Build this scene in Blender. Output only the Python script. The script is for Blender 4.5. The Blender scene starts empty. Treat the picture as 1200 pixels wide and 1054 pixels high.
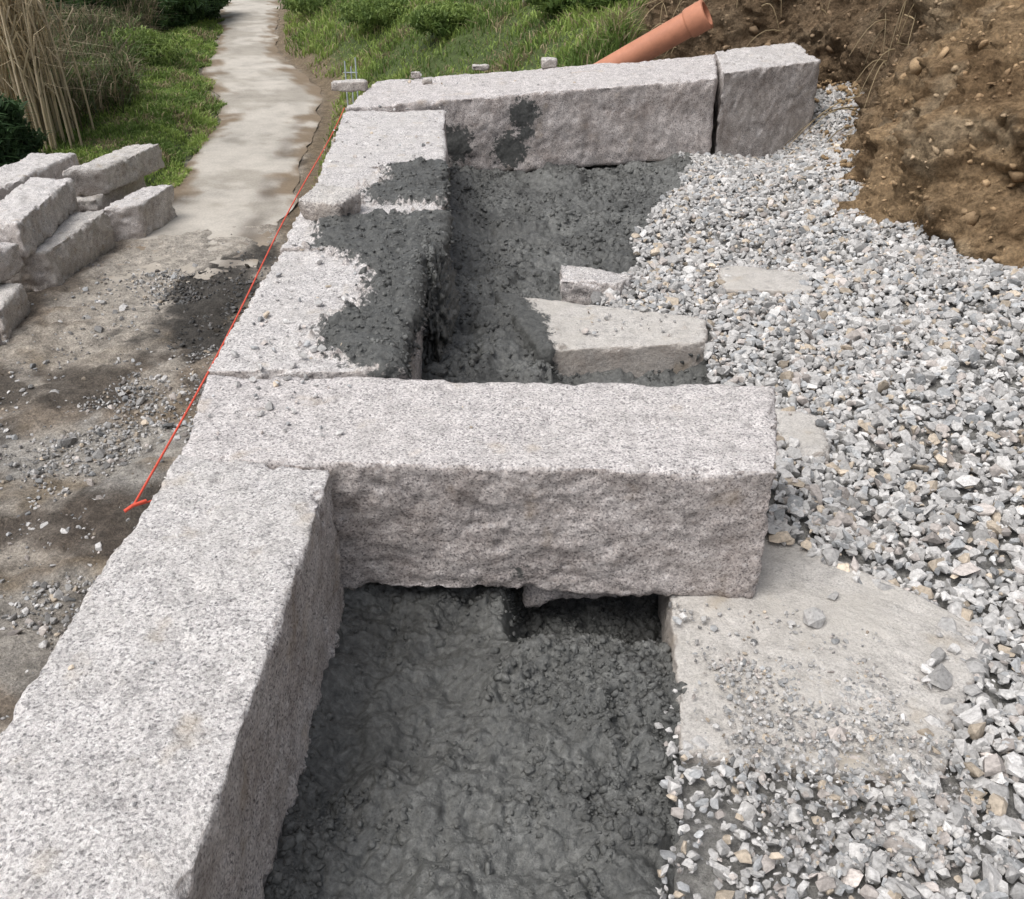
import bpy, bmesh, math, random
import numpy as np
from mathutils import Vector
rng=np.random.default_rng(7); random.seed(7)
scene=bpy.context.scene
# ---------------------------------------------------------------- noise
_perm=rng.permutation(256); _perm=np.concatenate([_perm,_perm,_perm])
_g=rng.normal(size=(256,3)); _g/=np.linalg.norm(_g,axis=1)[:,None]
_r2=np.random.default_rng(3).random((256,2))
def perlin(p):
    p=np.asarray(p,dtype=np.float64); i=np.floor(p).astype(np.int64); f=p-i; i&=255
    u=f*f*f*(f*(f*6-15)+10); out=0
    for dx in (0,1):
        wx=u[:,0] if dx else 1-u[:,0]
        for dy in (0,1):
            wy=u[:,1] if dy else 1-u[:,1]
            for dz in (0,1):
                wz=u[:,2] if dz else 1-u[:,2]
                h=_perm[_perm[_perm[(i[:,0]+dx)&255]+((i[:,1]+dy)&255)]+((i[:,2]+dz)&255)]
                g=_g[h]
                out=out+wx*wy*wz*(g[:,0]*(f[:,0]-dx)+g[:,1]*(f[:,1]-dy)+g[:,2]*(f[:,2]-dz))
    return out*1.6
def fbm(p,o=3,gain=.5):
    a=1.;s=0;q=np.asarray(p,dtype=np.float64)
    for k in range(o):
        s=s+a*perlin(q); q=q*2.03+17.3; a*=gain
    return s
def n2(x,y,sc,o=3,off=0):
    x,y=np.broadcast_arrays(np.asarray(x,float),np.asarray(y,float))
    return fbm(np.stack([x.ravel()*sc+off,y.ravel()*sc+off*.7,np.full(x.size,off+.5)],1),o).reshape(x.shape)
def dome(x,y,sc,off=0):
    """rounded clump profile 0..1 (worley domes)"""
    x=x*sc+off;y=y*sc+off;xi=np.floor(x).astype(int);yi=np.floor(y).astype(int);m=np.full(x.shape,9.)
    for dx in (-1,0,1):
        for dy in (-1,0,1):
            h=_perm[_perm[(xi+dx)&255]+((yi+dy)&255)]; r=_r2[h]
            m=np.minimum(m,((xi+dx+r[...,0]-x)**2+(yi+dy+r[...,1]-y)**2)/(.3+.4*r[...,0]))
    return np.sqrt(np.clip(1-m,0,1))
def sstep(a,b,x): 
    t=np.clip((x-a)/(b-a),0,1); return t*t*(3-2*t)
# ---------------------------------------------------------------- mesh helper
def make_mesh(name,V,F,mat,smooth=True,attrs=None,parent=None):
    V=np.asarray(V,dtype=np.float32); F=np.asarray(F,dtype=np.int32)
    me=bpy.data.meshes.new(name); k=F.shape[1]
    me.vertices.add(len(V)); me.vertices.foreach_set('co',V.ravel())
    me.loops.add(F.size); me.loops.foreach_set('vertex_index',F.ravel())
    me.polygons.add(len(F)); me.polygons.foreach_set('loop_start',np.arange(0,F.size,k,dtype=np.int32))
    me.polygons.foreach_set('loop_total',np.full(len(F),k,dtype=np.int32))
    me.polygons.foreach_set('use_smooth',np.full(len(F),smooth))
    me.update(calc_edges=True); me.validate()
    for an,(ty,data) in (attrs or {}).items():
        a=me.attributes.new(an,ty,'POINT')
        a.data.foreach_set('color' if ty=='FLOAT_COLOR' else 'value',np.asarray(data,dtype=np.float32).ravel())
    me.materials.append(mat)
    ob=bpy.data.objects.new(name,me); scene.collection.objects.link(ob)
    if parent: ob.parent=parent
    return ob
def col4(c): 
    c=np.asarray(c); return np.concatenate([c,np.ones((len(c),1))],1)
def grid_faces(nx,ny):
    i,j=np.meshgrid(np.arange(nx-1),np.arange(ny-1),indexing='ij'); a=(i*ny+j).ravel()
    return np.stack([a,a+ny,a+ny+1,a+1],1)
# ---------------------------------------------------------------- materials
class M:
    def __init__(s,name,rough=.9,spec=.3):
        s.m=bpy.data.materials.new(name); s.m.use_nodes=True; s.t=s.m.node_tree; s.n=s.t.nodes
        s.b=s.n['Principled BSDF']; s.b.inputs['Roughness'].default_value=rough
        s.b.inputs['Specular IOR Level'].default_value=spec
        s.co=s.n.new('ShaderNodeTexCoord').outputs['Object']
    def L(s,a,b): s.t.links.new(a,b)
    def noise(s,sc,det=4,rough=.55,co=None):
        n=s.n.new('ShaderNodeTexNoise'); n.inputs['Scale'].default_value=sc; n.inputs['Detail'].default_value=det
        n.inputs['Roughness'].default_value=rough; s.L(co or s.co,n.inputs['Vector']); return n.outputs['Fac']
    def vor(s,sc,out='Color',feat='F1'):
        n=s.n.new('ShaderNodeTexVoronoi'); n.feature=feat; n.inputs['Scale'].default_value=sc; s.L(s.co,n.inputs['Vector']); return n.outputs[out]
    def ramp(s,fac,stops,interp='LINEAR'):
        n=s.n.new('ShaderNodeValToRGB'); n.color_ramp.interpolation=interp; e=n.color_ramp.elements
        while len(e)<len(stops): e.new(.5)
        for el,(p,c) in zip(e,stops):
            el.position=p; el.color=(c,c,c,1) if not hasattr(c,'__len__') else (*c,1)
        s.L(fac,n.inputs['Fac']); return n.outputs['Color']
    def mix(s,a,b,fac,mode='MIX'):
        n=s.n.new('ShaderNodeMix'); n.data_type='RGBA'; n.blend_type=mode; n.clamp_factor=True
        for ix,v in ((0,fac),(6,a),(7,b)):
            inp=n.inputs[ix]
            if isinstance(v,bpy.types.NodeSocket): s.L(v,inp)
            elif ix==0: inp.default_value=v
            elif hasattr(v,'__len__'): inp.default_value=(*v,1)
            else: inp.default_value=(v,v,v,1)
        return n.outputs[2]
    def math(s,op,a,b=0.):
        n=s.n.new('ShaderNodeMath'); n.operation=op
        for inp,v in zip(n.inputs,(a,b)):
            if isinstance(v,bpy.types.NodeSocket): s.L(v,inp)
            else: inp.default_value=v
        return n.outputs[0]
    def attr(s,name,out='Color'):
        n=s.n.new('ShaderNodeAttribute'); n.attribute_name=name; return n.outputs[out]
    def bump(s,h,st,dist,prev=None):
        n=s.n.new('ShaderNodeBump'); n.inputs['Strength'].default_value=st; n.inputs['Distance'].default_value=dist
        s.L(h,n.inputs['Height']); 
        if prev: s.L(prev,n.inputs['Normal'])
        return n.outputs['Normal']
    def out(s,col,nrm=None,rough=None):
        if isinstance(col,bpy.types.NodeSocket): s.L(col,s.b.inputs['Base Color'])
        else: s.b.inputs['Base Color'].default_value=(*col,1)
        if nrm: s.L(nrm,s.b.inputs['Normal'])
        if rough: s.L(rough,s.b.inputs['Roughness'])
        return s.m
def granite_mat(name,tint=(1,1,1),dark=1.0,dust=.35,speck=1.):
    m=M(name,.85,.25)
    g=m.vor(170); bw=m.n.new('ShaderNodeSeparateColor'); m.L(g,bw.inputs[0])
    c=m.ramp(bw.outputs[0],[(0,(.03,.03,.035)),(.13,(.13,.127,.13)),(.26,(.42,.40,.405)),(.5,(.62,.59,.58)),(.8,(.78,.765,.75)),(1,(.9,.895,.88))])
    c2=m.ramp(m.noise(125,3,.8),[(.36,(.12,.118,.12)),(.47,(.58,.56,.56)),(.64,(.84,.825,.815))])
    c=m.mix(c,c2,.5)
    if speck<1: c=m.mix((.6,.585,.56),c,speck)
    c=m.mix(c,m.ramp(m.noise(14,5,.7),[(.3,.68),(.5,1.0),(.72,1.14)]),1.,'MULTIPLY')
    dst=m.ramp(m.noise(3.2,5,.7),[(.42,0.),(.66,1.)])
    c=m.mix(c,(.56,.54,.51),m.math('MULTIPLY',dst,dust))
    och=m.ramp(m.noise(6.3,3,.5),[(.62,0.),(.74,1.)])
    c=m.mix(c,(.45,.36,.24),m.math('MULTIPLY',och,.35))
    # split (side) faces are blotched darker and browner, by normal, than the dressed tops
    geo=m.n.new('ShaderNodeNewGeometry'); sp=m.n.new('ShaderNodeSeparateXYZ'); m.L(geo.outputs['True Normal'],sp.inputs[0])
    sidetone=m.mix(c,m.mix(c,m.ramp(m.noise(4.5,6,.78),[(.35,(.64,.59,.56)),(.6,(1.,.975,.96))]),1.,'MULTIPLY'),m.ramp(sp.outputs[2],[(.3,1.),(.8,0.)]))
    c=m.mix(sidetone,tuple(t*dark for t in tint),1.,'MULTIPLY')
    st=m.math('ADD',m.attr('stain','Fac'),m.math('MULTIPLY',m.math('SUBTRACT',m.noise(24,5,.7),.5),1.5))
    sf=m.ramp(st,[(.42,0.),(.54,1.)])
    cem=m.ramp(m.noise(50,4,.7),[(.3,(.06,.062,.06)),(.7,(.15,.152,.146))])
    c=m.mix(c,cem,sf)
    b=m.bump(m.noise(60,5,.75),.7,.014); b=m.bump(m.noise(190,2,.7),.5,.004,b)
    return m.out(c,b,m.ramp(sf,[(0,.85),(1,.42)]))
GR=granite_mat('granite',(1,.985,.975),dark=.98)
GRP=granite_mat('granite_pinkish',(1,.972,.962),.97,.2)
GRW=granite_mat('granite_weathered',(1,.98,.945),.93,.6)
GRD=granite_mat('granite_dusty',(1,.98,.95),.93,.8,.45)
def conc_mat():
    m=M('wet_concrete',.42,.55)
    c=m.ramp(m.noise(42,5,.75),[(.3,(.055,.057,.055)),(.5,(.108,.11,.105)),(.72,(.2,.202,.193))])
    c=m.mix(c,m.ramp(m.noise(2.6,5,.6),[(.35,.75),(.65,1.35)]),1.,'MULTIPLY')
    b=m.bump(m.noise(70,4,.75),.8,.012)
    return m.out(c,b,m.ramp(m.noise(8),[(.4,.28),(.6,.52)]))
CONC=conc_mat()
def rock_mat(name):
    m=M(name,.85,.25); c=m.attr('col')
    c=m.mix(c,m.ramp(m.noise(80,3,.7),[(.3,.65),(.5,.97),(.7,1.2)]),1.,'MULTIPLY')
    return m.out(c,m.bump(m.noise(110,2),.3,.004))
ROCK=rock_mat('crushed_stone')
def base_mat():
    m=M('gravel_bed',.95,.1)
    c=m.ramp(m.noise(45,5,.8),[(.3,(.14,.137,.13)),(.6,(.40,.39,.37))])
    return m.out(c,m.bump(m.noise(50,5,.8),1,.02))
BED=base_mat()
def ground_mat():
    m=M('ground',.8,.3); c=m.attr('col')
    c=m.mix(c,m.ramp(m.noise(7,7,.75),[(.3,.5),(.5,1.),(.7,1.5)]),1.,'MULTIPLY')
    c=m.mix(c,m.ramp(m.noise(45,4,.8),[(.32,.5),(.5,1.),(.66,1.5)]),1.,'MULTIPLY')
    b=m.bump(m.noise(12,6,.75),.9,.06); b=m.bump(m.noise(60,4,.8),.7,.015,b)
    return m.out(c,b)
GROUND=ground_mat()
def road_mat():
    m=M('worn_concrete_road',.9,.2); c=m.attr('col')
    c=m.mix(c,m.ramp(m.noise(1.5,7,.7),[(.3,.76),(.5,.99),(.7,1.12)]),1.,'MULTIPLY')
    c=m.mix(c,m.ramp(m.noise(30,4,.8),[(.32,.84),(.66,1.14)]),1.,'MULTIPLY')
    return m.out(c,m.bump(m.noise(25,5,.8),.4,.008))
ROAD=road_mat()
def soil_mat():
    m=M('clay_soil',.95,.1); c=m.attr('col')
    c=m.mix(c,m.ramp(m.noise(5,8,.8),[(.3,.4),(.5,1.),(.7,1.5)]),1.,'MULTIPLY')
    c=m.mix(c,m.ramp(m.noise(35,5,.8),[(.32,.5),(.66,1.45)]),1.,'MULTIPLY')
    b=m.bump(m.noise(9,7,.8),1.,.12); b=m.bump(m.noise(50,5,.8),.9,.03,b)
    return m.out(c,b)
SOIL=soil_mat()
def leaf_mat(name,rough=.6):
    m=M(name,rough,.3); m.L(m.attr('col'),m.b.inputs['Base Color'])
    tr=m.n.new('ShaderNodeBsdfTranslucent'); m.L(m.attr('col'),tr.inputs['Color'])
    mx=m.n.new('ShaderNodeMixShader'); mx.inputs[0].default_value=.3
    m.L(m.b.outputs[0],mx.inputs[1]); m.L(tr.outputs[0],mx.inputs[2]); m.L(mx.outputs[0],m.n['Material Output'].inputs['Surface']); return m.m
LEAF=leaf_mat('foliage')
def plain(name,c,rough=.7,sc=20,var=.3):
    m=M(name,rough,.3); k=m.ramp(m.noise(sc,5,.7),[(.3,1-var),(.7,1+var)])
    return m.out(m.mix(c,k,1.,'MULTIPLY'),m.bump(m.noise(sc*3),.2,.01))
# ---------------------------------------------------------------- angular stones
templates=[]
for i in range(28):
    bm=bmesh.new(); s=np.array([1.25,.95,.72])*(1+.2*rng.normal(size=3)); s=np.clip(s,.5,1.6)
    for k in range(14):
        v=rng.normal(size=3); v/=np.linalg.norm(v); v=np.sign(v)*np.abs(v)**.85
        bm.verts.new(v*s)
    bmesh.ops.convex_hull(bm,input=bm.verts)
    bmesh.ops.delete(bm,geom=[v for v in bm.verts if not v.link_faces],context='VERTS')
    bmesh.ops.recalc_face_normals(bm,faces=bm.faces)
    bm.verts.index_update(); templates.append((np.array([v.co for v in bm.verts]),np.array([[v.index for v in f.verts] for f in bm.faces]))); bm.free()
def rotm(n):
    q=rng.normal(size=(n,4));q/=np.linalg.norm(q,axis=1)[:,None];w,x,y,z=q.T
    return np.stack([1-2*(y*y+z*z),2*(x*y-z*w),2*(x*z+y*w),2*(x*y+z*w),1-2*(x*x+z*z),2*(y*z-x*w),2*(x*z-y*w),2*(y*z+x*w),1-2*(x*x+y*y)],1).reshape(n,3,3)
def rocks(name,P,S,Cc,mat=ROCK,smooth=False,parent=None):
    n=len(P);R=rotm(n);tid=rng.integers(0,len(templates),n);VV=[];FF=[];CC=[];off=0
    for t,(tv,tf) in enumerate(templates):
        m=np.where(tid==t)[0]
        if not len(m): continue
        v=np.einsum('nij,kj->nki',R[m],tv)*S[m][:,None,None]; v[...,2]*=.85; v+=P[m][:,None]
        f=(np.arange(len(m))*len(tv))[:,None,None]+tf[None]+off
        VV.append(v.reshape(-1,3));FF.append(f.reshape(-1,3));CC.append(np.repeat(Cc[m],len(tv),0));off+=len(m)*len(tv)
    return make_mesh(name,np.concatenate(VV),np.concatenate(FF),mat,smooth,{'col':('FLOAT_COLOR',col4(np.concatenate(CC)))},parent)
def rockcol(n,b=1.):
    g=np.clip(rng.normal(.47,.10,n),.2,.72)*b; c=np.stack([g,g*.98,g*.955],1)
    k=rng.random(n); c[k<.07]*=np.array([1.03,.9,.74]); c[(k>.09)&(k<.25)]*=np.array([.78,.81,.84]); c[(k>.3)&(k<.4)]*=np.array([1.02,.95,.91]); c[k>.93]*=1.2
    return np.clip(c,0,.8)
# ---------------------------------------------------------------- granite block
def box_lattice(n):
    allc=[];allf=[];off=0
    def face(fix,val,a,b):
        A,B=np.meshgrid(np.arange(n[a]+1),np.arange(n[b]+1),indexing='ij')
        c=np.zeros((A.size,3),int); c[:,fix]=val; c[:,a]=A.ravel(); c[:,b]=B.ravel(); return c,grid_faces(n[a]+1,n[b]+1)
    for fix,a,b,fl in ((0,1,2,0),(1,0,2,1),(2,0,1,0)):
        for val in (0,n[fix]):
            c,f=face(fix,val,a,b); flip=(val==0)!=bool(fl)
            if flip: f=f[:,::-1]
            allc.append(c);allf.append(f+off);off+=len(c)
    C=np.concatenate(allc);F=np.concatenate(allf)
    key=C[:,0]*4000000+C[:,1]*2000+C[:,2]
    _,idx,inv=np.unique(key,return_index=True,return_inverse=True)
    return C[idx],inv.ravel()[F]
def block(name,cor,mat,res=.015,stain=None,amp=.012,r=(.008,.035),seed=0,parent=None,topamp=.6,lift=.016,lumps=0):
    c=np.array(cor,float)
    Lx=np.linalg.norm(c[5]-c[4]); Ly=np.linalg.norm(c[7]-c[4]); Lz=np.linalg.norm(c[4]-c[0])
    L=np.array([Lx,Ly,Lz]); n=np.maximum(4,np.ceil(L/res).astype(int))
    I,F=box_lattice(n); p=(I/n-.5)*L; h=L/2; s=seed*13.7
    rn=fbm(p*8+s,4,.65); rr=np.clip(r[0]+(r[1]-r[0])*np.clip(.35+rn*1.6,0,1.9),.003,h.min()*.8)[:,None]
    q=np.clip(p,-(h-rr),h-rr); d=p-q; nn=np.linalg.norm(d,axis=1)[:,None]+1e-9
    nr=d/nn; p=np.where(nn>rr,q+nr*rr,p)
    a=amp*np.where(nr[:,2]>.7,topamp,1.)
    disp=a*(fbm(p*2.6+s+5,3)*1.0+fbm(p*12+s,3)*.28+fbm(p*38+s,3)*.30)
    ch=np.clip(fbm(p*10+s+40,3)-.42,0,1); disp-=ch*amp*1.5
    p=p+nr*disp[:,None]; t=p/L+.5
    x,y,z=t[:,0:1],t[:,1:2],t[:,2:3]
    W=((1-x)*(1-y)*c[0]+x*(1-y)*c[1]+x*y*c[2]+(1-x)*y*c[3])*(1-z)+((1-x)*(1-y)*c[4]+x*(1-y)*c[5]+x*y*c[6]+(1-x)*y*c[7])*z
    st=np.zeros(len(W))
    if stain is not None:
        st=stain(W); kk=st+.45*fbm(W*20,4,.6); k=sstep(.35,.75,kk)
        side=np.abs(nr[:,2])<.6
        u=np.where(side,W[:,1]+.3*W[:,0],W[:,0]);v=np.where(side,W[:,2],W[:,1])
        W=W+nr*(k*lift*(.4+.6*dome(u,v,15)+.3*dome(u,v,38,5)+.9*fbm(W*8+3,3)))[:,None]
    ob=make_mesh(name,W,F,mat,True,{'stain':('FLOAT',st)},parent)
    if lumps:
        ids=np.where((kk>.65)&(W[:,2]>-.55)&(nr[:,1]>-.5))[0]; ids=rng.choice(ids,lumps)
        S=np.clip(rng.lognormal(-5.0,.5,lumps),.003,.022); P=W[ids]+rng.normal(0,.004,(lumps,3))-nr[ids]*(S*.4)[:,None]
        rocks('cement_crumbs',P,S,np.zeros((lumps,3)),CONC,True,ob)
    return ob
def quad(pts,z0,z1):
    z1=z1 if hasattr(z1,'__len__') else [z1]*4; z0=z0 if hasattr(z0,'__len__') else [z0]*4
    return [(*p,z) for p,z in zip(pts,z0)]+[(*p,z) for p,z in zip(pts,z1)]
def polydist(x,y,poly):
    P=np.array(poly);ins=np.zeros(x.shape,bool);dm=np.full(x.shape,1e9)
    for i in range(len(P)):
        a=P[i];b=P[(i+1)%len(P)]
        e=b-a;t=np.clip(((x-a[0])*e[0]+(y-a[1])*e[1])/(e@e),0,1)
        dm=np.minimum(dm,np.hypot(x-a[0]-t*e[0],y-a[1]-t*e[1]))
        cond=((a[1]>y)!=(b[1]>y)); 
        with np.errstate(divide='ignore',invalid='ignore'):
            xi=(b[0]-a[0])*(y-a[1])/(b[1]-a[1])+a[0]
        ins^=cond&(x<xi)
    return np.where(ins,dm,-dm)
POL1=[(-1.03,4.85),(-.3,4.95),(-.3,3.0),(-.5,3.0),(-.72,3.2),(-.78,3.42),(-.62,3.7),(-.66,4.1),(-.98,4.4)]
POL2=[(-.8,5.95),(-.3,6.1),(-.3,5.1),(-.8,5.12),(-.86,5.35),(-.74,5.55)]
def wallstain(W):
    x,y,z=W.T
    s=np.maximum(polydist(x,y,POL1),polydist(x,y,POL2))
    s=np.clip(.5+s*4,0,1.2)
    fade=np.clip(1-np.maximum(-z,0)/(.22+.5*np.exp(-((y-4.35)/.35)**2)),0,1)
    base=np.clip(.6-(z+.62)*4,0,1)
    return np.where(z<-.03,np.maximum(s*fade,base),s)
def blobstain(L,sq=(1,.5,1)):
    def f(W):
        s=np.zeros(len(W))
        for c,r in L: s=np.maximum(s,np.clip(1.05-np.linalg.norm((W-np.array(c))*np.array(sq),axis=1)/r*.55,0,1))
        return s
    return f
facestain=blobstain([((.1,8.02,-.1),.12),((-.01,8.02,-.4),.14),((-.48,7.9,-.32),.15),((.12,8.02,-.27),.07)])
lowstain=blobstain([((-.07,2.33,-.42),.03),((.02,2.33,-.41),.045),((-.48,2.33,-.48),.05)],(1,1,1))
def basestain(W): return np.where(W[:,0]>-.75,np.clip(.75-(W[:,2]+.54)*7,0,1),0)
block('granite_block',quad([(-1.13,-.6),(-.6,-.6),(-.545,2.36),(-1.035,2.44)],-.58,0),GR,.011,basestain,seed=1,amp=.014,r=(.005,.03),lift=.01)
block('granite_block',quad([(-1.03,2.42),(.8,2.33),(.925,2.9),(-1.1,2.99)],[-.5,-.49,-.46,-.5],[-.003,0,0,0]),GRP,.0105,lowstain,seed=2,amp=.018,r=(.003,.028),topamp=.32,lift=.006)
block('granite_block',quad([(-1.12,3.03),(-.425,3.02),(-.42,4.33),(-1.13,4.36)],-.62,-.005),GR,.011,wallstain,seed=3,amp=.017,r=(.005,.04),lift=.028,lumps=1300)
block('granite_block',quad([(-1.14,4.37),(-.34,4.36),(-.43,5.9),(-1.2,5.9)],-.66,0),GR,.012,wallstain,seed=4,amp=.017,r=(.005,.04),lift=.028,lumps=1300)
block('granite_block',quad([(-1.21,5.92),(-.42,5.92),(-.53,7.68),(-1.33,7.66)],-.66,0),GR,.018,wallstain,seed=5,amp=.018)
block('granite_block',quad([(-1.34,7.74),(1.76,8.4),(1.99,9.7),(-1.25,8.95)],[-.6,-.55,-.55,-.6],[0,.12,.12,0]),GRP,.02,facestain,seed=6,amp=.024,r=(.006,.04),lift=.006)
block('granite_block',quad([(1.82,8.46),(2.87,9.16),(2.9,10.3),(1.98,9.72)],[-.62,-.75,-.6,-.6],.15),GR,.02,seed=7,amp=.028,r=(.006,.05))
k=0
for zc0,zc1,ys in ((-1.2,-.59,[-1.2,.6,2.3,3.9,5.3,7.1,8.8]),(-1.85,-1.21,[-1.2,1.2,3.0,4.6,6.2,7.6,8.9]),(-2.6,-1.86,[-1.2,.4,2.1,3.8,5.6,7.2,9.0])):
    for a,b in zip(ys[:-1],ys[1:]):
        k+=1
        xo=lambda y:-1.1-.035*max(y-3,0)-.02
        block('granite_block',quad([(xo(a),a+.01),(xo(a)+.6,a+.01),(xo(b)+.6,b-.01),(xo(b),b-.01)],zc0,zc1-.01),GRW,.05,seed=20+k,amp=.02)
block('granite_slab',quad([(.46,1.72),(1.12,1.6),(1.5,2.18),(.58,3.0)],-.8,[-.5,-.5,-.47,-.485]),GRD,.012,seed=50,amp=.012,topamp=.8,r=(.01,.05))
block('granite_slab',quad([(.14,4.13),(.97,4.2),(1.02,4.5),(-.1,4.86)],-.7,[-.44,-.43,-.42,-.43]),GRD,.012,lambda W:np.clip(.5-polydist(W[:,0],W[:,1],[(.24,3.9),(1.2,3.9),(1.2,4.6),(.3,4.98),(.0,4.95),(.18,4.5)])*6,0,1),seed=51,amp=.009,lift=.014,r=(.004,.035))
block('granite_slab',quad([(1.22,4.98),(1.72,4.95),(1.8,5.3),(1.25,5.4)],-.7,-.455),GRD,.02,seed=52,amp=.014,r=(.01,.06))
block('granite_slab',quad([(1.12,3.2),(1.3,3.2),(1.38,3.55),(1.14,3.62)],-.7,-.475),GRD,.015,seed=53,amp=.012,r=(.01,.05))
block('granite_stone',quad([(.26,4.92),(.6,4.9),(.72,5.12),(.28,5.2)],-.7,[-.38,-.39,-.41,-.37]),GR,.012,seed=54,amp=.03,r=(.01,.05))
block('granite_stone',quad([(.05,2.46),(.37,2.40),(.4,2.7),(.05,2.75)],[-.63,-.56,-.6,-.66],[-.515,-.51,-.51,-.515]),GRP,.012,seed=55,amp=.02,r=(.01,.04))
block('granite_stone',quad([(-1.12,4.83),(-.9,4.74),(-.83,5.0),(-1.06,5.12)],.0,.105),GRW,.008,seed=56,amp=.018,r=(.004,.025))
for i,(x,y,sx,sy,sz) in enumerate([(-1.42,8.5,.3,.16,.08),(-.88,8.95,.11,.09,.07),(-.3,9.3,.16,.1,.05),(.35,9.3,.14,.12,.08),(-.75,8.7,.08,.06,.04)]):
    z0=.0 if x<-1 else .03+.035*(x+.5)
    block('granite_chip',quad([(x-sx/2,y-sy/2),(x+sx/2,y-sy/2+.03),(x+sx/2,y+sy/2),(x-sx/2,y+sy/2)],z0,z0+sz),GRW,.01,seed=60+i,amp=.018,r=(.008,.03))
for i,(x0,x1,y0,y1,z0,z1,sk) in enumerate([(-5.95,-5.3,10.0,11.65,-2.52,-2.04,.12),(-6.0,-5.42,10.1,11.9,-2.03,-1.66,-.18),
     (-5.32,-4.9,11.8,12.8,-2.52,-2.03,.16),(-5.85,-5.42,12.1,13.6,-2.0,-1.66,.3),(-7.0,-6.4,11.2,13.3,-2.0,-1.68,.2),(-7.1,-6.35,11.0,13.5,-2.6,-2.02,0.),
     (-5.75,-5.2,8.85,9.65,-2.52,-2.16,-.14),(-6.05,-5.6,9.0,9.8,-2.15,-1.8,.16),(-6.0,-5.3,7.8,8.5,-2.55,-2.3,.12),(-6.1,-5.5,12.0,13.6,-2.6,-2.01,.1),(-6.7,-6.05,9.3,10.9,-2.55,-2.05,0)]):
    tz=rng.normal(0,.03,4)
    block('granite_block',quad([(x0,y0),(x1,y0+sk),(x1+sk,y1+sk*.6),(x0+sk,y1)],z0,[z1+tz[0],z1+tz[1],z1+tz[2],z1+tz[3]]),GR if i%3 else GRW,.025,seed=80+i,amp=.035,r=(.01,.06),topamp=.9)
# ---------------------------------------------------------------- terrain functions
RY=[-50,8.5,10.5,12.2,13.6,16.7,20.4,25.1,32.5,43.2,60,120]
RLx=[-4.9,-4.9,-4.98,-5.08,-5.28,-5.6,-6.1,-7.9,-9.5,-12.3,-17,-30]
RY2=[-50,8.5,12.4,15.5,18.7,22.3,25.8,28.8,34.7,43.2,60,120]
RRx=[-2.8,-2.9,-3.15,-3.5,-3.85,-4.35,-5.7,-6.9,-8.1,-9.8,-15,-28]
def smi(y,A,B): return sum(np.interp(y+o,A,B) for o in (-1.2,-.6,0,.6,1.2))/5
xl=lambda y:smi(y,RY,RLx); xr=lambda y:smi(y,RY2,RRx)
BK=np.array([(14,1.0),(9,3.0),(5,4.0),(3.6,4.6),(2.95,5.15),(2.38,5.8),(2.55,6.8),(2.95,8),(3.45,9.3),(3.4,10.1),(2.8,10.7),(2.2,11.2),(1.75,12.0),(1.7,13.2),(2.3,15)])
def bankx(y): return np.interp(y,[-5,1,3,4,4.6,5.15,5.8,6.8,8,9.3,10.1,10.7,11.2,12.,15],[16,14,9,5,3.6,2.95,2.38,2.55,2.95,3.45,3.4,2.8,2.2,1.75,2.3])
def T(x,y):
    z=np.full(np.broadcast(x,y).shape,-2.5)
    dx=x-xr(y)-.25; q=2.2*sstep(.9,1.9,x)
    hill=np.minimum(np.maximum(dx,0)*.6,9)*sstep(8.5,11.5,y-q)*(1+.12*n2(x,y,.25,2))
    z=z+hill
    b=x-bankx(y)
    z=np.maximum(z,-2.5+(5.2+.25*np.clip(b,0,20))*sstep(.7,1.9,b))
    dl=xl(y)-x
    z=z+np.where(y>12,np.where(dl>0,.25*sstep(0,.8,dl)*sstep(12,14,y)+.8*sstep(1,5,dl)*sstep(15,22,y),0),0)
    z=z-4.6*sstep(8.5,17,-x-.15*(y-15))*sstep(5,12,y+8)
    z=z+.03*n2(x,y,1.3,3,3)+.02*n2(x,y,5,2,9)*(y<16)
    z=z+sstep(70,300,np.hypot(x,y))*25*(.6+n2(x,y,.01,2,2))
    onroad=(x>xl(y)-.3)&(x<xr(y)+.2)&(y>10)
    return np.where(onroad,np.minimum(z,-2.5+.015),z)
def ax(segs):
    o=[]
    for a,b,s in segs: o+=list(np.arange(a,b-1e-6,s))
    return np.array(o+[segs[-1][1]])
gx=ax([(-400,-60,20),(-60,-20,2),(-20,-8,.3),(-8,-.9,.045),(-.9,8,.25),(8,40,2),(40,400,20)])
gy=ax([(-100,-4,8),(-4,2,.4),(2,12,.045),(12,20,.14),(20,46,.35),(46,120,4),(120,600,30)])
X,Y=np.meshgrid(gx,gy,indexing='ij'); Z=T(X,Y)
near=(X>-8)&(X<-.9)&(Y>2)&(Y<12.5)
dd=(.045*dome(X,Y,7)*sstep(-.1,.3,n2(X,Y,1.1,3,77))+.018*dome(X,Y,15)); Z=Z+near*dd
def lerp(a,b,t): return a+(np.asarray(b)-a)*t[...,None]
C=np.zeros(X.shape+(3,))+np.array([.23,.19,.15])
nA=n2(X,Y,.55,4,1); nB=n2(X,Y,1.6,4,5); nC=n2(X,Y,.9,4,8)
C=lerp(C,[.095,.08,.066],sstep(.0,.3,nA)*.9); C=lerp(C,[.42,.38,.33],sstep(.0,.4,nB)*.7)
C=lerp(C,[.24,.185,.12],sstep(.1,.5,nC)*.7)
def blob(cx,cy,rx,ry,nz=.5): return sstep(1.2,.7,np.sqrt(((X-cx)/rx)**2+((Y-cy)/ry)**2)+nz*nB)
C=lerp(C,[.44,.40,.35],blob(-4.1,11.0,1.0,2.2)*.9)
C=lerp(C,[.38,.34,.29],blob(-4.4,8.6,.9,.5,.8)*.7)
C=lerp(C,[.055,.05,.044],blob(-3.35,9.9,.5,1.4,.9)*.95)
C=lerp(C,[.10,.085,.07],blob(-4.3,7.6,1.4,.3,.9)*.9)
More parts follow.
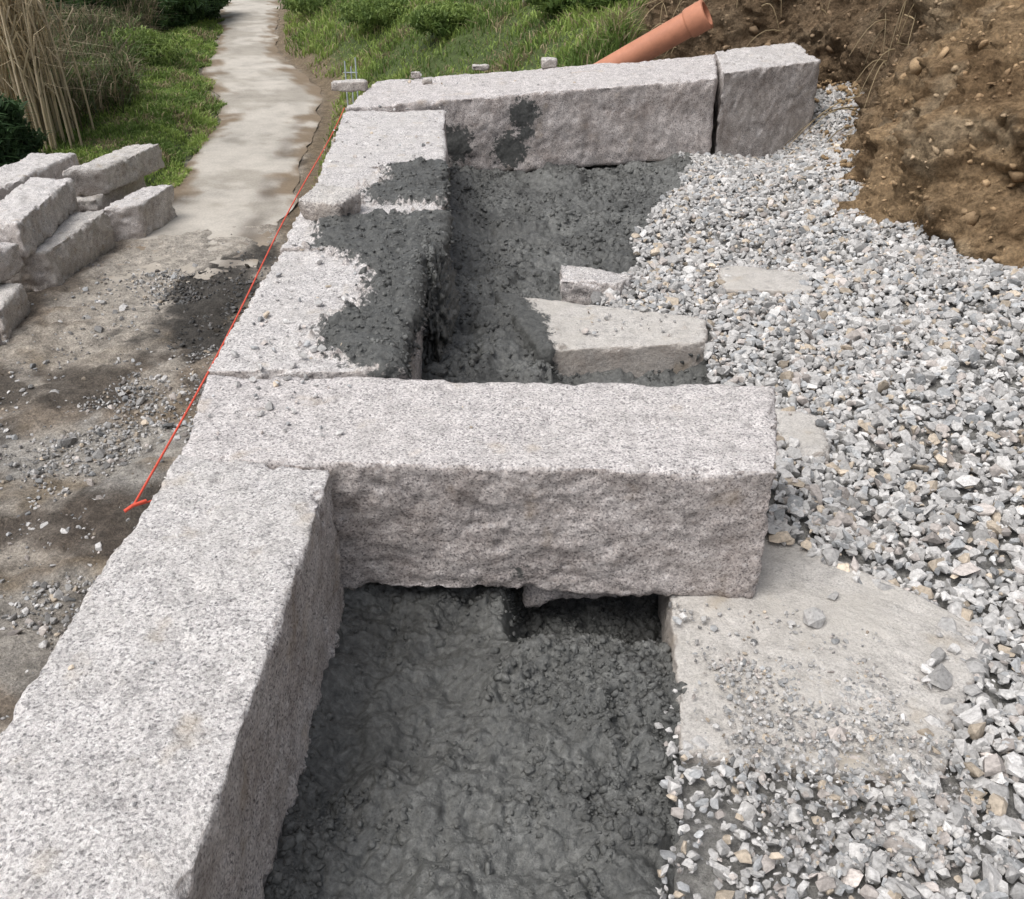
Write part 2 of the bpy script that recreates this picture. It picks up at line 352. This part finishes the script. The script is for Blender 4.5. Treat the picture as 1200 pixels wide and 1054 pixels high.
C=lerp(C,[.40,.38,.35],blob(-3.4,6.5,1.1,.5,.8)*.8)
C=lerp(C,[.11,.09,.073],blob(-3.3,5.4,1.3,.35,.9)*.8)
C=lerp(C,[.38,.36,.33],blob(-2.9,4.4,.8,.5,.8)*.7)
C=lerp(C,[.09,.078,.065],blob(-2.2,6.2,.5,2.6,.7)*.8)
C=lerp(C,[.19,.145,.095],sstep(11,13,Y)*sstep(-.2,.2,X-xr(Y)))
gr=np.array([.15,.21,.06])
g1=sstep(.5,1.1,X-xr(Y)+.5*nA)*sstep(9,11.5,Y)
g2=sstep(-.05,.35,xl(Y)-X+.3*nA)*sstep(12,13.2,Y+.5*nA)
g3=sstep(1.8,2.4,xl(Y)-X)*sstep(6,9,Y)
C=lerp(C,gr*.5,np.clip(np.maximum(np.maximum(g1,g2),g3),0,1))
C=lerp(C,[.19,.13,.07],sstep(-.4,-.1,X-bankx(Y))*(Y<14.5)*(Y>9.5))
C=lerp(C,[.19,.13,.07],sstep(.3,.6,X-bankx(Y))*(Y<=9.5))
make_mesh('ground',np.stack([X,Y,Z],-1).reshape(-1,3),grid_faces(*X.shape),GROUND,True,{'col':('FLOAT_COLOR',col4(C.reshape(-1,3)))})
ry=ax([(8.6,20,.12),(20,46,.3),(46,110,2)]); t=np.linspace(0,1,40)
RX=xl(ry)[:,None]*(1-t)+xr(ry)[:,None]*t; RYY=np.repeat(ry[:,None],40,1)
RX=RX+.13*n2(RX,RYY,.9,3,4)*(np.abs(t*2-1)**3)
fade=sstep(10.2,12.2,RYY+.9*n2(RX,RYY,1.2,3,6))
RZ=-2.5+.035*sstep(-.1,.4,fade)-.04*(fade<.02)+.012*n2(RX,RYY,.8,2)-.022*np.abs(t*2-1)**4
RC=np.zeros(RX.shape+(3,))+np.array([.49,.455,.405])
RC=lerp(RC,[.37,.34,.295],sstep(.0,.35,n2(RX,RYY,.7,4,12)))
ed=np.abs(t*2-1)[None]*np.ones_like(RX)
RC=lerp(RC,[.22,.17,.12],sstep(.6,.98,ed+.4*n2(RX,RYY,1.5,4,14)))
RC=lerp(RC,[.38,.34,.29],(1-fade)*.9)
RC=lerp(RC,[.15,.13,.11],np.exp(-((t[None]-.8)/.09)**2)*sstep(26,12,RYY)*.8*sstep(-.3,.1,n2(RX,RYY,.5,3,15)))
make_mesh('road',np.stack([RX,RYY,RZ],-1).reshape(-1,3),grid_faces(*RX.shape)[:,::-1],ROAD,True,{'col':('FLOAT_COLOR',col4(RC.reshape(-1,3)))})
# ---------------------------------------------------------------- bays: wet concrete
def edge(y): return np.interp(y,[-1,.9,1.28,1.8,2.31,2.9,3.0,4.1,4.45,4.75,5.0,5.1,5.5,5.9,7.06,8.07,9],[.2,.28,.33,.43,.56,.6,.92,1.0,.98,.45,.5,.65,.8,.79,1.25,1.5,1.5])
def concrete(name,x0,x1,y0,y1,res,zf,lump,sc,nl,ls):
    a=np.arange(x0,x1,res);b=np.arange(y0,y1,res);X,Y=np.meshgrid(a,b,indexing='ij')
    wx=X+.03*n2(X,Y,8,3,1);wy=Y+.03*n2(X,Y,8,3,2)
    cov=sstep(-.45,.2,n2(X,Y,2.6,4,8))
    Z=zf(X,Y)+.05*n2(X,Y,2.2,2,3)+lump*(.04*n2(X,Y,6,4,4)+(.3+.7*cov)*(.024*dome(wx,wy,16*sc)+.016*dome(wx,wy,31*sc,3.3)+.007*dome(wx,wy,58*sc,7.7))+.006*n2(X,Y,45*sc,3,6))-.4*sstep(.04,.22,X-edge(Y))
    p=np.stack([X,Y,Z],-1).reshape(-1,3)
    ob=make_mesh(name,p,grid_faces(*X.shape),CONC,True)
    w=(.05+cov.ravel()**2)*(X.ravel()<edge(Y.ravel())+.05); ids=rng.choice(len(p),nl,p=w/w.sum())
    S=np.clip(rng.lognormal(math.log(ls),.55,nl),ls*.4,ls*3.2)
    rocks('lumps',p[ids]+np.stack([rng.normal(0,res,nl),rng.normal(0,res,nl),-S*.35],1),S,np.zeros((nl,3)),CONC,True,ob)
concrete('wet_concrete',-.62,.62,.5,3.05,.0055,lambda X,Y:-.56-.26*sstep(-.04,.06,X)*sstep(2.16,2.32,Y)-.03*sstep(.3,.45,X)+.04*np.exp(-((X+.56)/.07)**2),1.,1.,12000,.0066)
concrete('wet_concrete',-.5,1.75,3.0,8.75,.0115,lambda X,Y:-.61+.03*sstep(5.6,4.9,Y)+.08*np.exp(-((X+.4+.02*(Y-4))/.12)**2)+.05*np.exp(-((X+.25)/.25)**2-((Y-4.4)/.5)**2)+.07*sstep(.5,.0,edge(Y)-X)*(Y>5.2)-.06*(X>.2)*(Y<4.2)+.09*np.exp(-((X-.0)/.2)**2-((Y-4.45)/.5)**2),1.2,.75,10000,.010)
th=np.linspace(0,2*np.pi,150);ph=np.linspace(0,np.pi,120);A,B=np.meshgrid(th,ph,indexing='ij')
D=np.stack([np.cos(A)*np.sin(B),np.sin(A)*np.sin(B),np.cos(B)],-1).reshape(-1,3)
Pp=D*np.array([.12,.38,.34])*(1+.25*fbm(D*2.5,3)+.15*fbm(D*7,3)+.07*fbm(D*16,2))[:,None]+np.array([-.41,4.3,-.34])
ob=make_mesh('concrete_slump',Pp,grid_faces(150,120),CONC,True)
ids=rng.choice(len(Pp),1500); rocks('lumps',Pp[ids]-D[ids]*.006,np.clip(rng.lognormal(-4.6,.45,1500),.004,.03),np.zeros((1500,3)),CONC,True,ob)
# ---------------------------------------------------------------- gravel
def gz(x,y):
    return -.5+.16*sstep(1.3,3.2,x)+.02*n2(x,y,2,2)+.05*n2(x,y,.9,2,3)+.16*sstep(7,9,y)*sstep(2.9,3.6,x)-.04*sstep(6.5,8.5,y)*sstep(2.6,1.6,x)-.26*np.exp(-((x-2.4)/.6)**2-((y-8.8)/.9)**2)
gxx=np.arange(-.2,6,.05);gyy=np.arange(-1,10.8,.05);X,Y=np.meshgrid(gxx,gyy,indexing='ij')
e=X-edge(Y); Zg=gz(X,Y)-.02-.35*sstep(.06,-.06,e)
make_mesh('gravel_bed',np.stack([X,Y,Zg],-1).reshape(-1,3),grid_faces(*X.shape),BED,True)
N=112000
y=-.2+rng.random(N)*10.2; x=rng.random(N)*5.0
e=x-edge(y)-.06*n2(x,y,4,2); bx=bankx(y)
slab=np.maximum(np.maximum(polydist(x,y,[(.46,1.84),(.8,1.8),(1.1,1.72),(1.42,2.18),(.9,2.65),(.5,2.4)])+.05*n2(x,y,7,3,5),polydist(x,y,[(.14,4.1),(.97,4.16),(1.02,4.5),(-.1,4.86)])+.02),np.maximum(polydist(x,y,[(1.22,4.98),(1.72,4.95),(1.8,5.3),(1.25,5.4)])-.03+.05*n2(x,y,6,2,8),polydist(x,y,[(1.12,3.2),(1.3,3.2),(1.38,3.55),(1.14,3.62)])-.01+.03*n2(x,y,9,2,8)))
keep=(e>0)&(x<bx+.35)&((slab<.02+.04*n2(x,y,6,2))|(rng.random(N)<.004))
keep&=~((polydist(x,y,[(-1.1,7.8),(1.76,8.45),(2.85,9.25),(2.9,10.3),(-1.2,9)])>0))
keep&=~(polydist(x,y,[(-1,2.4),(.78,2.4),(.88,2.86),(-1,2.9)])>0)
keep&=(y<9.2)|(x>2.7)
dust=n2(x,y,.8,3,20); keep&=(rng.random(N)>.3*sstep(.1,.4,dust))
x,y,slab=x[keep],y[keep],slab[keep]; n=len(x)
S=np.clip(rng.lognormal(-4.14,.38,n),.006,.038)
S*=1-.35*sstep(1.0,.6,x)*(y<2.3)
onF=(slab>0)&(y>4.05)&(y<4.9)&(x<1.1)
z=gz(x,y)+S*.25+rng.random(n)*.022; z=np.where(slab>.02,np.where(onF,-.425,-.475)+S*.3,z)
rocks('gravel',np.stack([x,y,z],1),S,rockcol(n))
def chips(name,boxes,b=1.):
    P=[];S=[]
    for (x0,x1,y0,y1,z,cnt,s) in boxes:
        P.append(np.stack([x0+rng.random(cnt)*(x1-x0),y0+rng.random(cnt)*(y1-y0),np.full(cnt,z)],1)); S.append(np.clip(rng.lognormal(math.log(s),.4,cnt),.002,s*2.6))
    P=np.concatenate(P);S=np.concatenate(S);P[:,2]+=S*.3; rocks(name,P,S,rockcol(len(P),b))
chips('stone_chips',[(-1.08,-.7,3.1,4.4,.003,60,.009),(-1.1,-.55,2.5,2.95,.002,40,.007),(-1.0,-.6,2.9,3.3,.0,20,.013),(-1.3,-.5,6,7.8,.003,50,.008),(-1.,-.7,.9,2.4,.003,14,.004),(-.4,.7,2.5,2.85,.003,20,.003),(-1,1.5,8.4,9,.05,30,.01)],1.15)
chips('slab_grit',[(.6,1.1,1.7,2.05,-.488,900,.0045),(.5,1.2,1.7,2.3,-.485,350,.005),(.3,.85,4.25,4.6,-.42,40,.006),(.6,1.2,1.35,1.75,-.475,900,.005)],.9)
N=46000; x=-6.6+rng.random(N)*5.3; y=2.6+rng.random(N)*9.5
nz=n2(x,y,.9,3,31)
dens=.15+.8*sstep(.1,.4,nz)+.9*np.exp(-((x+3.3)/.9)**2-((y-6.5)/.35)**2)+.6*np.exp(-((x+3.2)/.9)**2-((y-4.2)/.6)**2)+.5*np.exp(-((x+3.3)/.6)**2-((y-9.9)/1.2)**2)
dens*=sstep(12.3,10,y)
kp=rng.random(N)<dens*.8; x,y=x[kp],y[kp]; n=len(x)
S=np.clip(rng.lognormal(-4.5,.5,n),.004,.06)
rc=rockcol(n,.92)*(1-.5*(rng.random((n,1))<.35)); dk=np.exp(-((x+3.35)/.6)**2-((y-9.9)/1.4)**2)>.35; rc[dk]*=.3
rocks('rubble',np.stack([x,y,T(x,y)+.02+S*.2],1),S,rc)
# ---------------------------------------------------------------- soil bank
seg=np.linalg.norm(np.diff(BK,axis=0),axis=1); cs=np.concatenate([[0],np.cumsum(seg)])
s=np.concatenate([np.arange(0,9,.2),np.arange(9,cs[-1],.025)]); 
bx_=np.interp(s,cs,BK[:,0]); by_=np.interp(s,cs,BK[:,1])
def sm(a,w=11):
    p=np.pad(a,w//2,mode='edge'); return np.convolve(p,np.ones(w)/w,mode='valid')
bx_,by_=sm(bx_),sm(by_)
tx,ty=np.gradient(bx_),np.gradient(by_); l=np.hypot(tx,ty)+1e-9; tx/=l;ty/=l
nx_,ny_=sm(ty,31),sm(-tx,31)
t=np.linspace(-.35,3.0,140)
lean=.38+.16*np.sin(s*1.1)
PX=bx_[:,None]+nx_[:,None]*(t[None]*lean[:,None]+.08*t[None]**2); PY=by_[:,None]+ny_[:,None]*(t[None]*lean[:,None]+.08*t[None]**2)
PZ=-.42+t[None]*np.ones_like(PX)*.95
p=np.stack([PX.ravel(),PY.ravel(),PZ.ravel()],1)
ridge=np.abs(fbm(p*np.array([1.6,1.6,.9])+2,3))
d=.22*fbm(p*np.array([.9,.9,.5]),3)-.25*ridge+.08+.12*fbm(p*np.array([3.5,3.5,2.2])+4,4)+.08*np.abs(fbm(p*8,3))+.035*np.abs(fbm(p*20,3))
NX=np.repeat(nx_,len(t));NY=np.repeat(ny_,len(t))
p[:,0]-=NX*d; p[:,1]-=NY*d; p[:,2]+=.25*d
c=np.zeros((len(p),3))+np.array([.40,.28,.165])
k1=sstep(-.1,.4,fbm(p*1.6+9,4)); c=c+(np.array([.26,.175,.1])-c)*k1[:,None]
k2=sstep(.15,.5,fbm(p*2.7+19,3)); c=c+(np.array([.48,.38,.26])-c)*(k2*.6)[:,None]
far=sstep(7.0,8.6,p[:,1]); c=c+(np.array([.2,.145,.095])-c)*(far*.75)[:,None]
make_mesh('soil_bank',p,grid_faces(len(s),len(t))[:,::-1],SOIL,True,{'col':('FLOAT_COLOR',col4(c))})
N=1500; i=rng.integers(250,len(s),N); i=np.clip(i,0,len(s)-1); o=rng.exponential(.12,N)
x=bx_[i]-nx_[i]*o+.1; y=by_[i]-ny_[i]*o
S=np.clip(rng.lognormal(-4.3,.5,N),.005,.05); cc=np.array([.33,.23,.13])*(.7+.6*rng.random((N,1)))
P1=np.stack([x,y,gz(x,y)+.04+S*.2],1)
ids=rng.choice(len(p),5000); S2=np.clip(rng.lognormal(-4.4,.6,5000),.004,.07); cc2=c[ids]*(.7+.6*rng.random((5000,1)))
rocks('soil_clods',np.concatenate([P1,p[ids]]),np.concatenate([S,S2]),np.concatenate([cc,cc2]),ROCK,True)
# ---------------------------------------------------------------- foliage
def blades(name,P,H,W,Cc,lean=.5,mat=LEAF):
    n=len(P);a=rng.random(n)*2*np.pi;side=np.stack([np.cos(a),np.sin(a),np.zeros(n)],1)
    b=rng.random(n)*2*np.pi; ln=np.stack([np.cos(b),np.sin(b),np.zeros(n)],1)*(rng.random(n)*lean)[:,None]
    up=np.array([0,0,1.]); H=H[:,None];W=W[:,None]
    mid=P+(up*.6+ln*.35)*H; tip=P+(up*.95+ln*1.1)*H-up*H*.25*np.linalg.norm(ln,axis=1)[:,None]
    V=np.stack([P-side*W/2,P+side*W/2,mid+side*W*.45,mid-side*W*.45,tip+side*W*.08,tip-side*W*.08],1)
    base=(np.arange(n)*6)[:,None]
    F=np.concatenate([base+np.array([0,1,2,3]),base+np.array([3,2,4,5])])
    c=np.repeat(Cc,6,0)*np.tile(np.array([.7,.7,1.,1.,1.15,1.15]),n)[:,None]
    return make_mesh(name,V.reshape(-1,3),F,mat,False,{'col':('FLOAT_COLOR',col4(c))})
def gcol(x,y,n,dry=0.):
    t=sstep(-.4,.4,n2(x,y,.7,3,41)+.3*rng.normal(size=n)); c=np.array([.12,.19,.045])+(np.array([.32,.42,.11])-np.array([.12,.19,.045]))*t[:,None]
    dn=n2(x,y,1.3,3,91); k=rng.random(n)<(.06+dry+.5*sstep(.1,.5,dn)); c[k]=np.array([.4,.33,.2])*(.5+.7*rng.random((k.sum(),1)))
    return c
N=150000
y=9.2+34*rng.random(N)**1.7; x=xr(y)+.15+rng.random(N)*(8+.12*y)
nn=n2(x,y,.6,3,50); kp=(x>xr(y)+.3+.5*nn)&(rng.random(N)<.3+.9*sstep(-.4,.3,nn))
kp&=~((y<11.8)&(x<-1.7))&~(polydist(x,y,[(-1.6,7.5),(1.8,8.2),(3.2,9),(3.3,10.6),(-1.5,9.2)])>0)
kp&=~((x>bankx(y)-.35+.3*nn)&(y<15))
kp&=(T(x,y)>-2.49)
x,y,nn=x[kp],y[kp],nn[kp];n=len(x)
H=(.08+.14*rng.random(n))*(1+.7*np.clip(nn,-.5,1))*(.7+y*.02); W=(.010+.012*rng.random(n))*(.7+y*.035)
blades('grass',np.stack([x,y,T(x,y)-.02],1),H,W,gcol(x,y,n,.08),1.1)
N=90000
y=12.2+24*rng.random(N)**1.5; x=xl(y)+.15-rng.random(N)**1.3*4.2
nn=n2(x,y,.9,3,60); d=xl(y)-x; kp=(d>.0+.45*nn)&(rng.random(N)<sstep(3.4,1.0,d+.8*nn))&~((y<14.4)&(x<-5.2)&(x>-7.2))
x,y,nn=x[kp],y[kp],nn[kp];n=len(x)
H=(.07+.11*rng.random(n))*(1+.8*np.clip(nn,-.5,1))*(.8+y*.015); W=(.010+.012*rng.random(n))*(.7+y*.03)
blades('grass',np.stack([x,y,T(x,y)-.02],1),H,W,gcol(x,y,n)*1.05,1.1)
N=60000; y=17+19*rng.random(N); x=xl(y)-1.6-rng.random(N)*6.5
nn=n2(x,y,.45,3,70); kp=rng.random(N)<sstep(-.5,.2,nn)
x,y,nn=x[kp],y[kp],nn[kp];n=len(x); t=rng.random((n,1)); 
c=np.where(rng.random((n,1))<.5,np.array([.11,.15,.055]),np.array([.28,.225,.15]))*(.4+t)
hh=rng.random(n)*(.6+.7*np.clip(nn+.3,0,1))
blades('dry_brush',np.stack([x,y,T(x,y)+hh*.7],1),.25+.4*rng.random(n),.012+.014*rng.random(n),c,1.8)
def bush(name,cx,cy,z0,rx,ry,h,n,c0,c1,ls=.09):
    u=rng.normal(size=(n,3));u/=np.linalg.norm(u,axis=1)[:,None]; r=(.55+.45*rng.random(n)**.5)*(1+.4*fbm(u*2.3+cx,3))
    P=u*r[:,None]*np.array([rx,ry,h/2])+np.array([cx,cy,z0+h/2]); P[:,2]=np.maximum(P[:,2],z0)
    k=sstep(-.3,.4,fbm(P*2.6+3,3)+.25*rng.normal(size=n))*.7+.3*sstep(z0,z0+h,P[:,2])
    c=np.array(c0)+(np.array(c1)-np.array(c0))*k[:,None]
    return blades(name,P,ls*(1+rng.random(n)),ls*.35*(1+rng.random(n)),c,2.2)
Tz=lambda cx,cy: float(T(np.array([cx]),np.array([cy]))[0])
bush('conifer_hedge',-7.75,13.9,-2.9,.6,1.0,1.95,9000,(.02,.045,.018),(.07,.13,.05),.08)
for i,(cx,cy,rx,ry,h) in enumerate([(-12.6,29,1.4,4.5,2.2),(-14.6,33,2.,4,2.6),(-10.9,34,.8,4,1.3)]):
    bush('hedge',cx,cy,Tz(cx,cy)-.2,rx,ry,h,9000,(.025,.055,.02),(.09,.16,.05),.14)
for i,(cx,cy,r,h) in enumerate([(-9.2,24,1.1,.9),(-8.4,19.5,.7,.7),(-3.2,25,1.,.6),(-1.2,20,.8,.5),(.9,15.8,.6,.45),(1.5,14.4,.5,.4),(-6.0,32,1.2,.7)]):
    bush('shrub',cx,cy,Tz(cx,cy)-.1,r,r,h,3500,(.09,.15,.04),(.27,.36,.1),.07)
N=4200; x=1.2+rng.random(N)*1.8; y=10.5+rng.random(N)*1.9; k=x<bankx(y)+.6*n2(x,y,2,2); x,y=x[k],y[k]; N=len(x)
blades('grass',np.stack([x,y,T(x,y)+.03],1),.15+.2*rng.random(N),.01+.01*rng.random(N),gcol(x,y,N,.3),1.6)
# ---------------------------------------------------------------- tube helper
def tube(pts,rad,seg=7):
    V=[];F=[];n=len(pts);pts=np.array(pts,float);rad=np.broadcast_to(rad,(n,))
    for i in range(n):
        d=pts[min(i+1,n-1)]-pts[max(i-1,0)];d/=np.linalg.norm(d)+1e-9
        a=np.cross(d,[0,0,1.] if abs(d[2])<.9 else [1.,0,0]);a/=np.linalg.norm(a);b=np.cross(d,a)
        for k in range(seg):
            an=2*math.pi*k/seg;V.append(pts[i]+rad[i]*(math.cos(an)*a+math.sin(an)*b))
    for i in range(n-1):
        for k in range(seg):
            F.append((i*seg+k,i*seg+(k+1)%seg,(i+1)*seg+(k+1)%seg,(i+1)*seg+k))
    return np.array(V),np.array(F)
def tubes(name,lst,mat,cols=None,smooth=True):
    VV=[];FF=[];CC=[];o=0
    for i,(p,r,sg) in enumerate(lst):
        v,f=tube(p,r,sg);VV.append(v);FF.append(f+o);o+=len(v)
        if cols is not None: CC.append(np.repeat([cols[i]],len(v),0))
    return make_mesh(name,np.concatenate(VV),np.concatenate(FF),mat,smooth,{'col':('FLOAT_COLOR',col4(np.concatenate(CC)))} if cols is not None else None)
L=[];cl=[];bp=[];
for i in range(130):
    x=-8.25+rng.normal()*.36;yy=16.3+rng.normal()*.5;h=2.6+1.8*rng.random();lx,ly=rng.normal(size=2)*.22
    z0=Tz(x,yy)
    pts=[(x+lx*u*u*h*.5,yy+ly*u*u*h*.5,z0+h*u) for u in np.linspace(0,1,7)]
    L.append((pts,np.linspace(.02,.008,7),5));cl.append(np.array([.66,.56,.4])*(.6+.6*rng.random()))
    for k in range(9):
        u=.2+.8*rng.random();bp.append((x+lx*u*u*h*.5,yy+ly*u*u*h*.5,z0+h*u))
tubes('dry_reeds',L,LEAF,cl)
bp=np.array(bp);blades('reed_leaves',bp,.3+.4*rng.random(len(bp)),.02+.015*rng.random(len(bp)),np.array([.62,.52,.36])*(.5+.7*rng.random((len(bp),1))),2.0)
L=[];cl=[]
for i in range(90):
    j=rng.integers(len(s)-310,len(s)-60); z=rng.random()*1.5
    P0=np.array([bx_[j]+nx_[j]*.35*z-nx_[j]*.12,by_[j]+ny_[j]*.35*z-ny_[j]*.12,z-.3]);d=np.array([rng.normal()*.4-.2,rng.normal()*.3-.2,-.25-rng.random()*.4])
    L.append(([P0+d*u*.8+np.array([0,0,.12*math.sin(u*3)]) for u in np.linspace(0,1,6)],np.linspace(.007,.003,6),4));cl.append(np.array([.42,.33,.2])*(.5+.8*rng.random()))
tubes('roots',L,LEAF,cl)
TER=plain('terracotta_pvc',(.5,.22,.135),.5,6,.15)
a=np.array([.75,10.66,-.33]);b=np.array([1.96,10.2,.43])
tubes('drain_pipe',[([a+(b-a)*u for u in np.linspace(0,1,20)],.128,36),([a+(b-a)*u for u in (.86,.865,.88,.99,1.0,1.004)],[.13,.142,.148,.148,.15,.118],36),([a+(b-a)*u for u in (1.003,.95,.9)],[.117,.116,.115],36)],TER)
RED=plain('red_string',(.68,.1,.06),.6,40,.1)
st=[(-1.15+(-1.36+1.15)*u+.012*math.sin(9*u),2.3+(7.8-2.3)*u,-.1+.09*u-.015*math.sin(math.pi*u)) for u in np.linspace(0,1,50)]
st2=[(-1.15,2.3,-.1),(-1.05,2.4,-.12),(-1.03,2.42,-.2)]
tubes('string_line',[(st,.0042,6),(st2,.003,6),([(-1.17,2.28,-.105),(-1.15,2.3,-.097),(-1.12,2.33,-.1)],.0055,6)],RED)
STEEL=plain('galvanised_steel',(.42,.47,.5),.5,30,.15)
tubes('steel_rods',[([(x,yy,-.5),(x+.01,yy,.1+dz)],.007,6) for x,yy,dz in ((-1.55,9.1,.05),(-1.5,9.12,0),(-1.45,9.1,.08))]+[([(-1.56,9.1,.05),(-1.43,9.1,.05)],.005,5)],STEEL)
WOOD=plain('weathered_post',(.4,.38,.35),.8,20,.2)
ps=[(-3.6,27),(-1.6,23.5),(.2,18.6),(.95,17.6),(2.4,15.5)]
L=[];tops=[]
for x,yy in ps:
    z=Tz(x,yy); L.append(([(x,yy,z-.2),(x+.02,yy,z+.6),(x+.03,yy,z+1.15)],.025,7)); tops.append((x,yy,z))
for p0,p1 in zip(tops[:-1],tops[1:]):
    for h in (.4,.75,1.05):
        L.append(([np.array(p0)*(1-u)+np.array(p1)*u+np.array([.02,0,h-.05*math.sin(u*math.pi)]) for u in np.linspace(0,1,8)],.0035,4))
tubes('wire_fence',L,WOOD)
# ---------------------------------------------------------------- houses in the valley
WALL=plain('render_wall',(.65,.62,.57),.85,3,.08); TILE=plain('clay_tiles',(.5,.2,.11),.8,12,.35); GLS=plain('window_glass',(.04,.05,.06),.15,5,.1); FRM=plain('white_frame',(.7,.7,.68),.6,5,.05); BRK=plain('brick_wall',(.45,.25,.16),.85,14,.2)
def boxo(name,x0,x1,y0,y1,z0,z1,mat,par):
    v=[(x,y,z) for x in (x0,x1) for y in (y0,y1) for z in (z0,z1)]
    f=[(0,1,3,2),(4,6,7,5),(0,4,5,1),(2,3,7,6),(0,2,6,4),(1,5,7,3)]
    return make_mesh(name,v,f,mat,False,None,par)
def house(name,cx,cy,z0,w,d,h,wm):
    par=bpy.data.objects.new(name,None);scene.collection.objects.link(par)
    boxo('walls',cx-w/2,cx+w/2,cy-d/2,cy+d/2,z0,z0+h,wm,par)
    rh=1.3;o=.4;nr=40
    V=[];F=[]
    xs=np.linspace(cx-w/2-o,cx+w/2+o,nr*2+1)
    for i,x in enumerate(xs):
        bz=.05*(i%2)
        V+=[(x,cy-d/2-o,z0+h-.12+bz),(x,cy,z0+h+rh+bz),(x,cy+d/2+o,z0+h-.12+bz)]
    for i in range(len(xs)-1):
        q=i*3;F+=[(q,q+3,q+4,q+1),(q+1,q+4,q+5,q+2)]
    make_mesh('roof',V,F,TILE,False,None,par)
    for sx in (-1,1):
        xx=cx+sx*(w/2-.001); make_mesh('gable',[(xx,cy-d/2,z0+h),(xx,cy+d/2,z0+h),(xx,cy,z0+h+rh-.1)],[(0,1,2)],wm,False,None,par)
    for k,fx in enumerate((-.3,0,.3)):
        wx=cx+fx*w
        if k==1:
            boxo('door',wx-.45,wx+.45,cy-d/2-.03,cy-d/2,z0+.05,z0+2.1,FRM,par)
        else:
            boxo('window_frame',wx-.6,wx+.6,cy-d/2-.04,cy-d/2,z0+1,z0+2.2,FRM,par); boxo('window',wx-.5,wx+.5,cy-d/2-.06,cy-d/2-.03,z0+1.1,z0+2.1,GLS,par)
    boxo('chimney',cx+w*.25,cx+w*.25+.5,cy+.3,cy+.8,z0+h,z0+h+rh+.6,wm,par)
house('brick_house',-18.8,37,-5.6,5,5,2.4,BRK)
house('white_house',-27.5,51,-6.8,7,6,3.6,WALL)
# ---------------------------------------------------------------- light, sky, camera
w=bpy.data.worlds.new('World');scene.world=w;w.use_nodes=True;nt=w.node_tree
sky=nt.nodes.new('ShaderNodeTexSky');sky.sky_type='NISHITA';sky.sun_disc=False
EL,AZ=math.radians(62),math.radians(-125)
sky.sun_elevation=EL;sky.sun_rotation=AZ;sky.dust_density=4.5;sky.air_density=1.;sky.ozone_density=1.
hs=nt.nodes.new('ShaderNodeHueSaturation');hs.inputs['Saturation'].default_value=.4
bg=nt.nodes['Background'];bg.inputs['Strength'].default_value=.15;nt.links.new(sky.outputs[0],hs.inputs['Color']);nt.links.new(hs.outputs[0],bg.inputs['Color'])
sd=bpy.data.lights.new('sun','SUN');sd.energy=2.1;sd.angle=math.radians(45);sd.color=(1,.98,.95)
so=bpy.data.objects.new('sun',sd);scene.collection.objects.link(so)
d=Vector((math.sin(AZ)*math.cos(EL),math.cos(AZ)*math.cos(EL),math.sin(EL)))
so.rotation_euler=(-d).to_track_quat('-Z','Y').to_euler()
cd=bpy.data.cameras.new('camera');cam=bpy.data.objects.new('camera',cd);scene.collection.objects.link(cam)
cam.location=(0,0,1.5);cam.rotation_euler=(math.radians(90-31.3),0,0);cd.lens=32.4;cd.sensor_width=36;cd.sensor_fit='HORIZONTAL';cd.clip_end=2000;cd.clip_start=.02
scene.camera=cam
scene.view_settings.view_transform='Standard';scene.view_settings.look='None';scene.view_settings.exposure=0
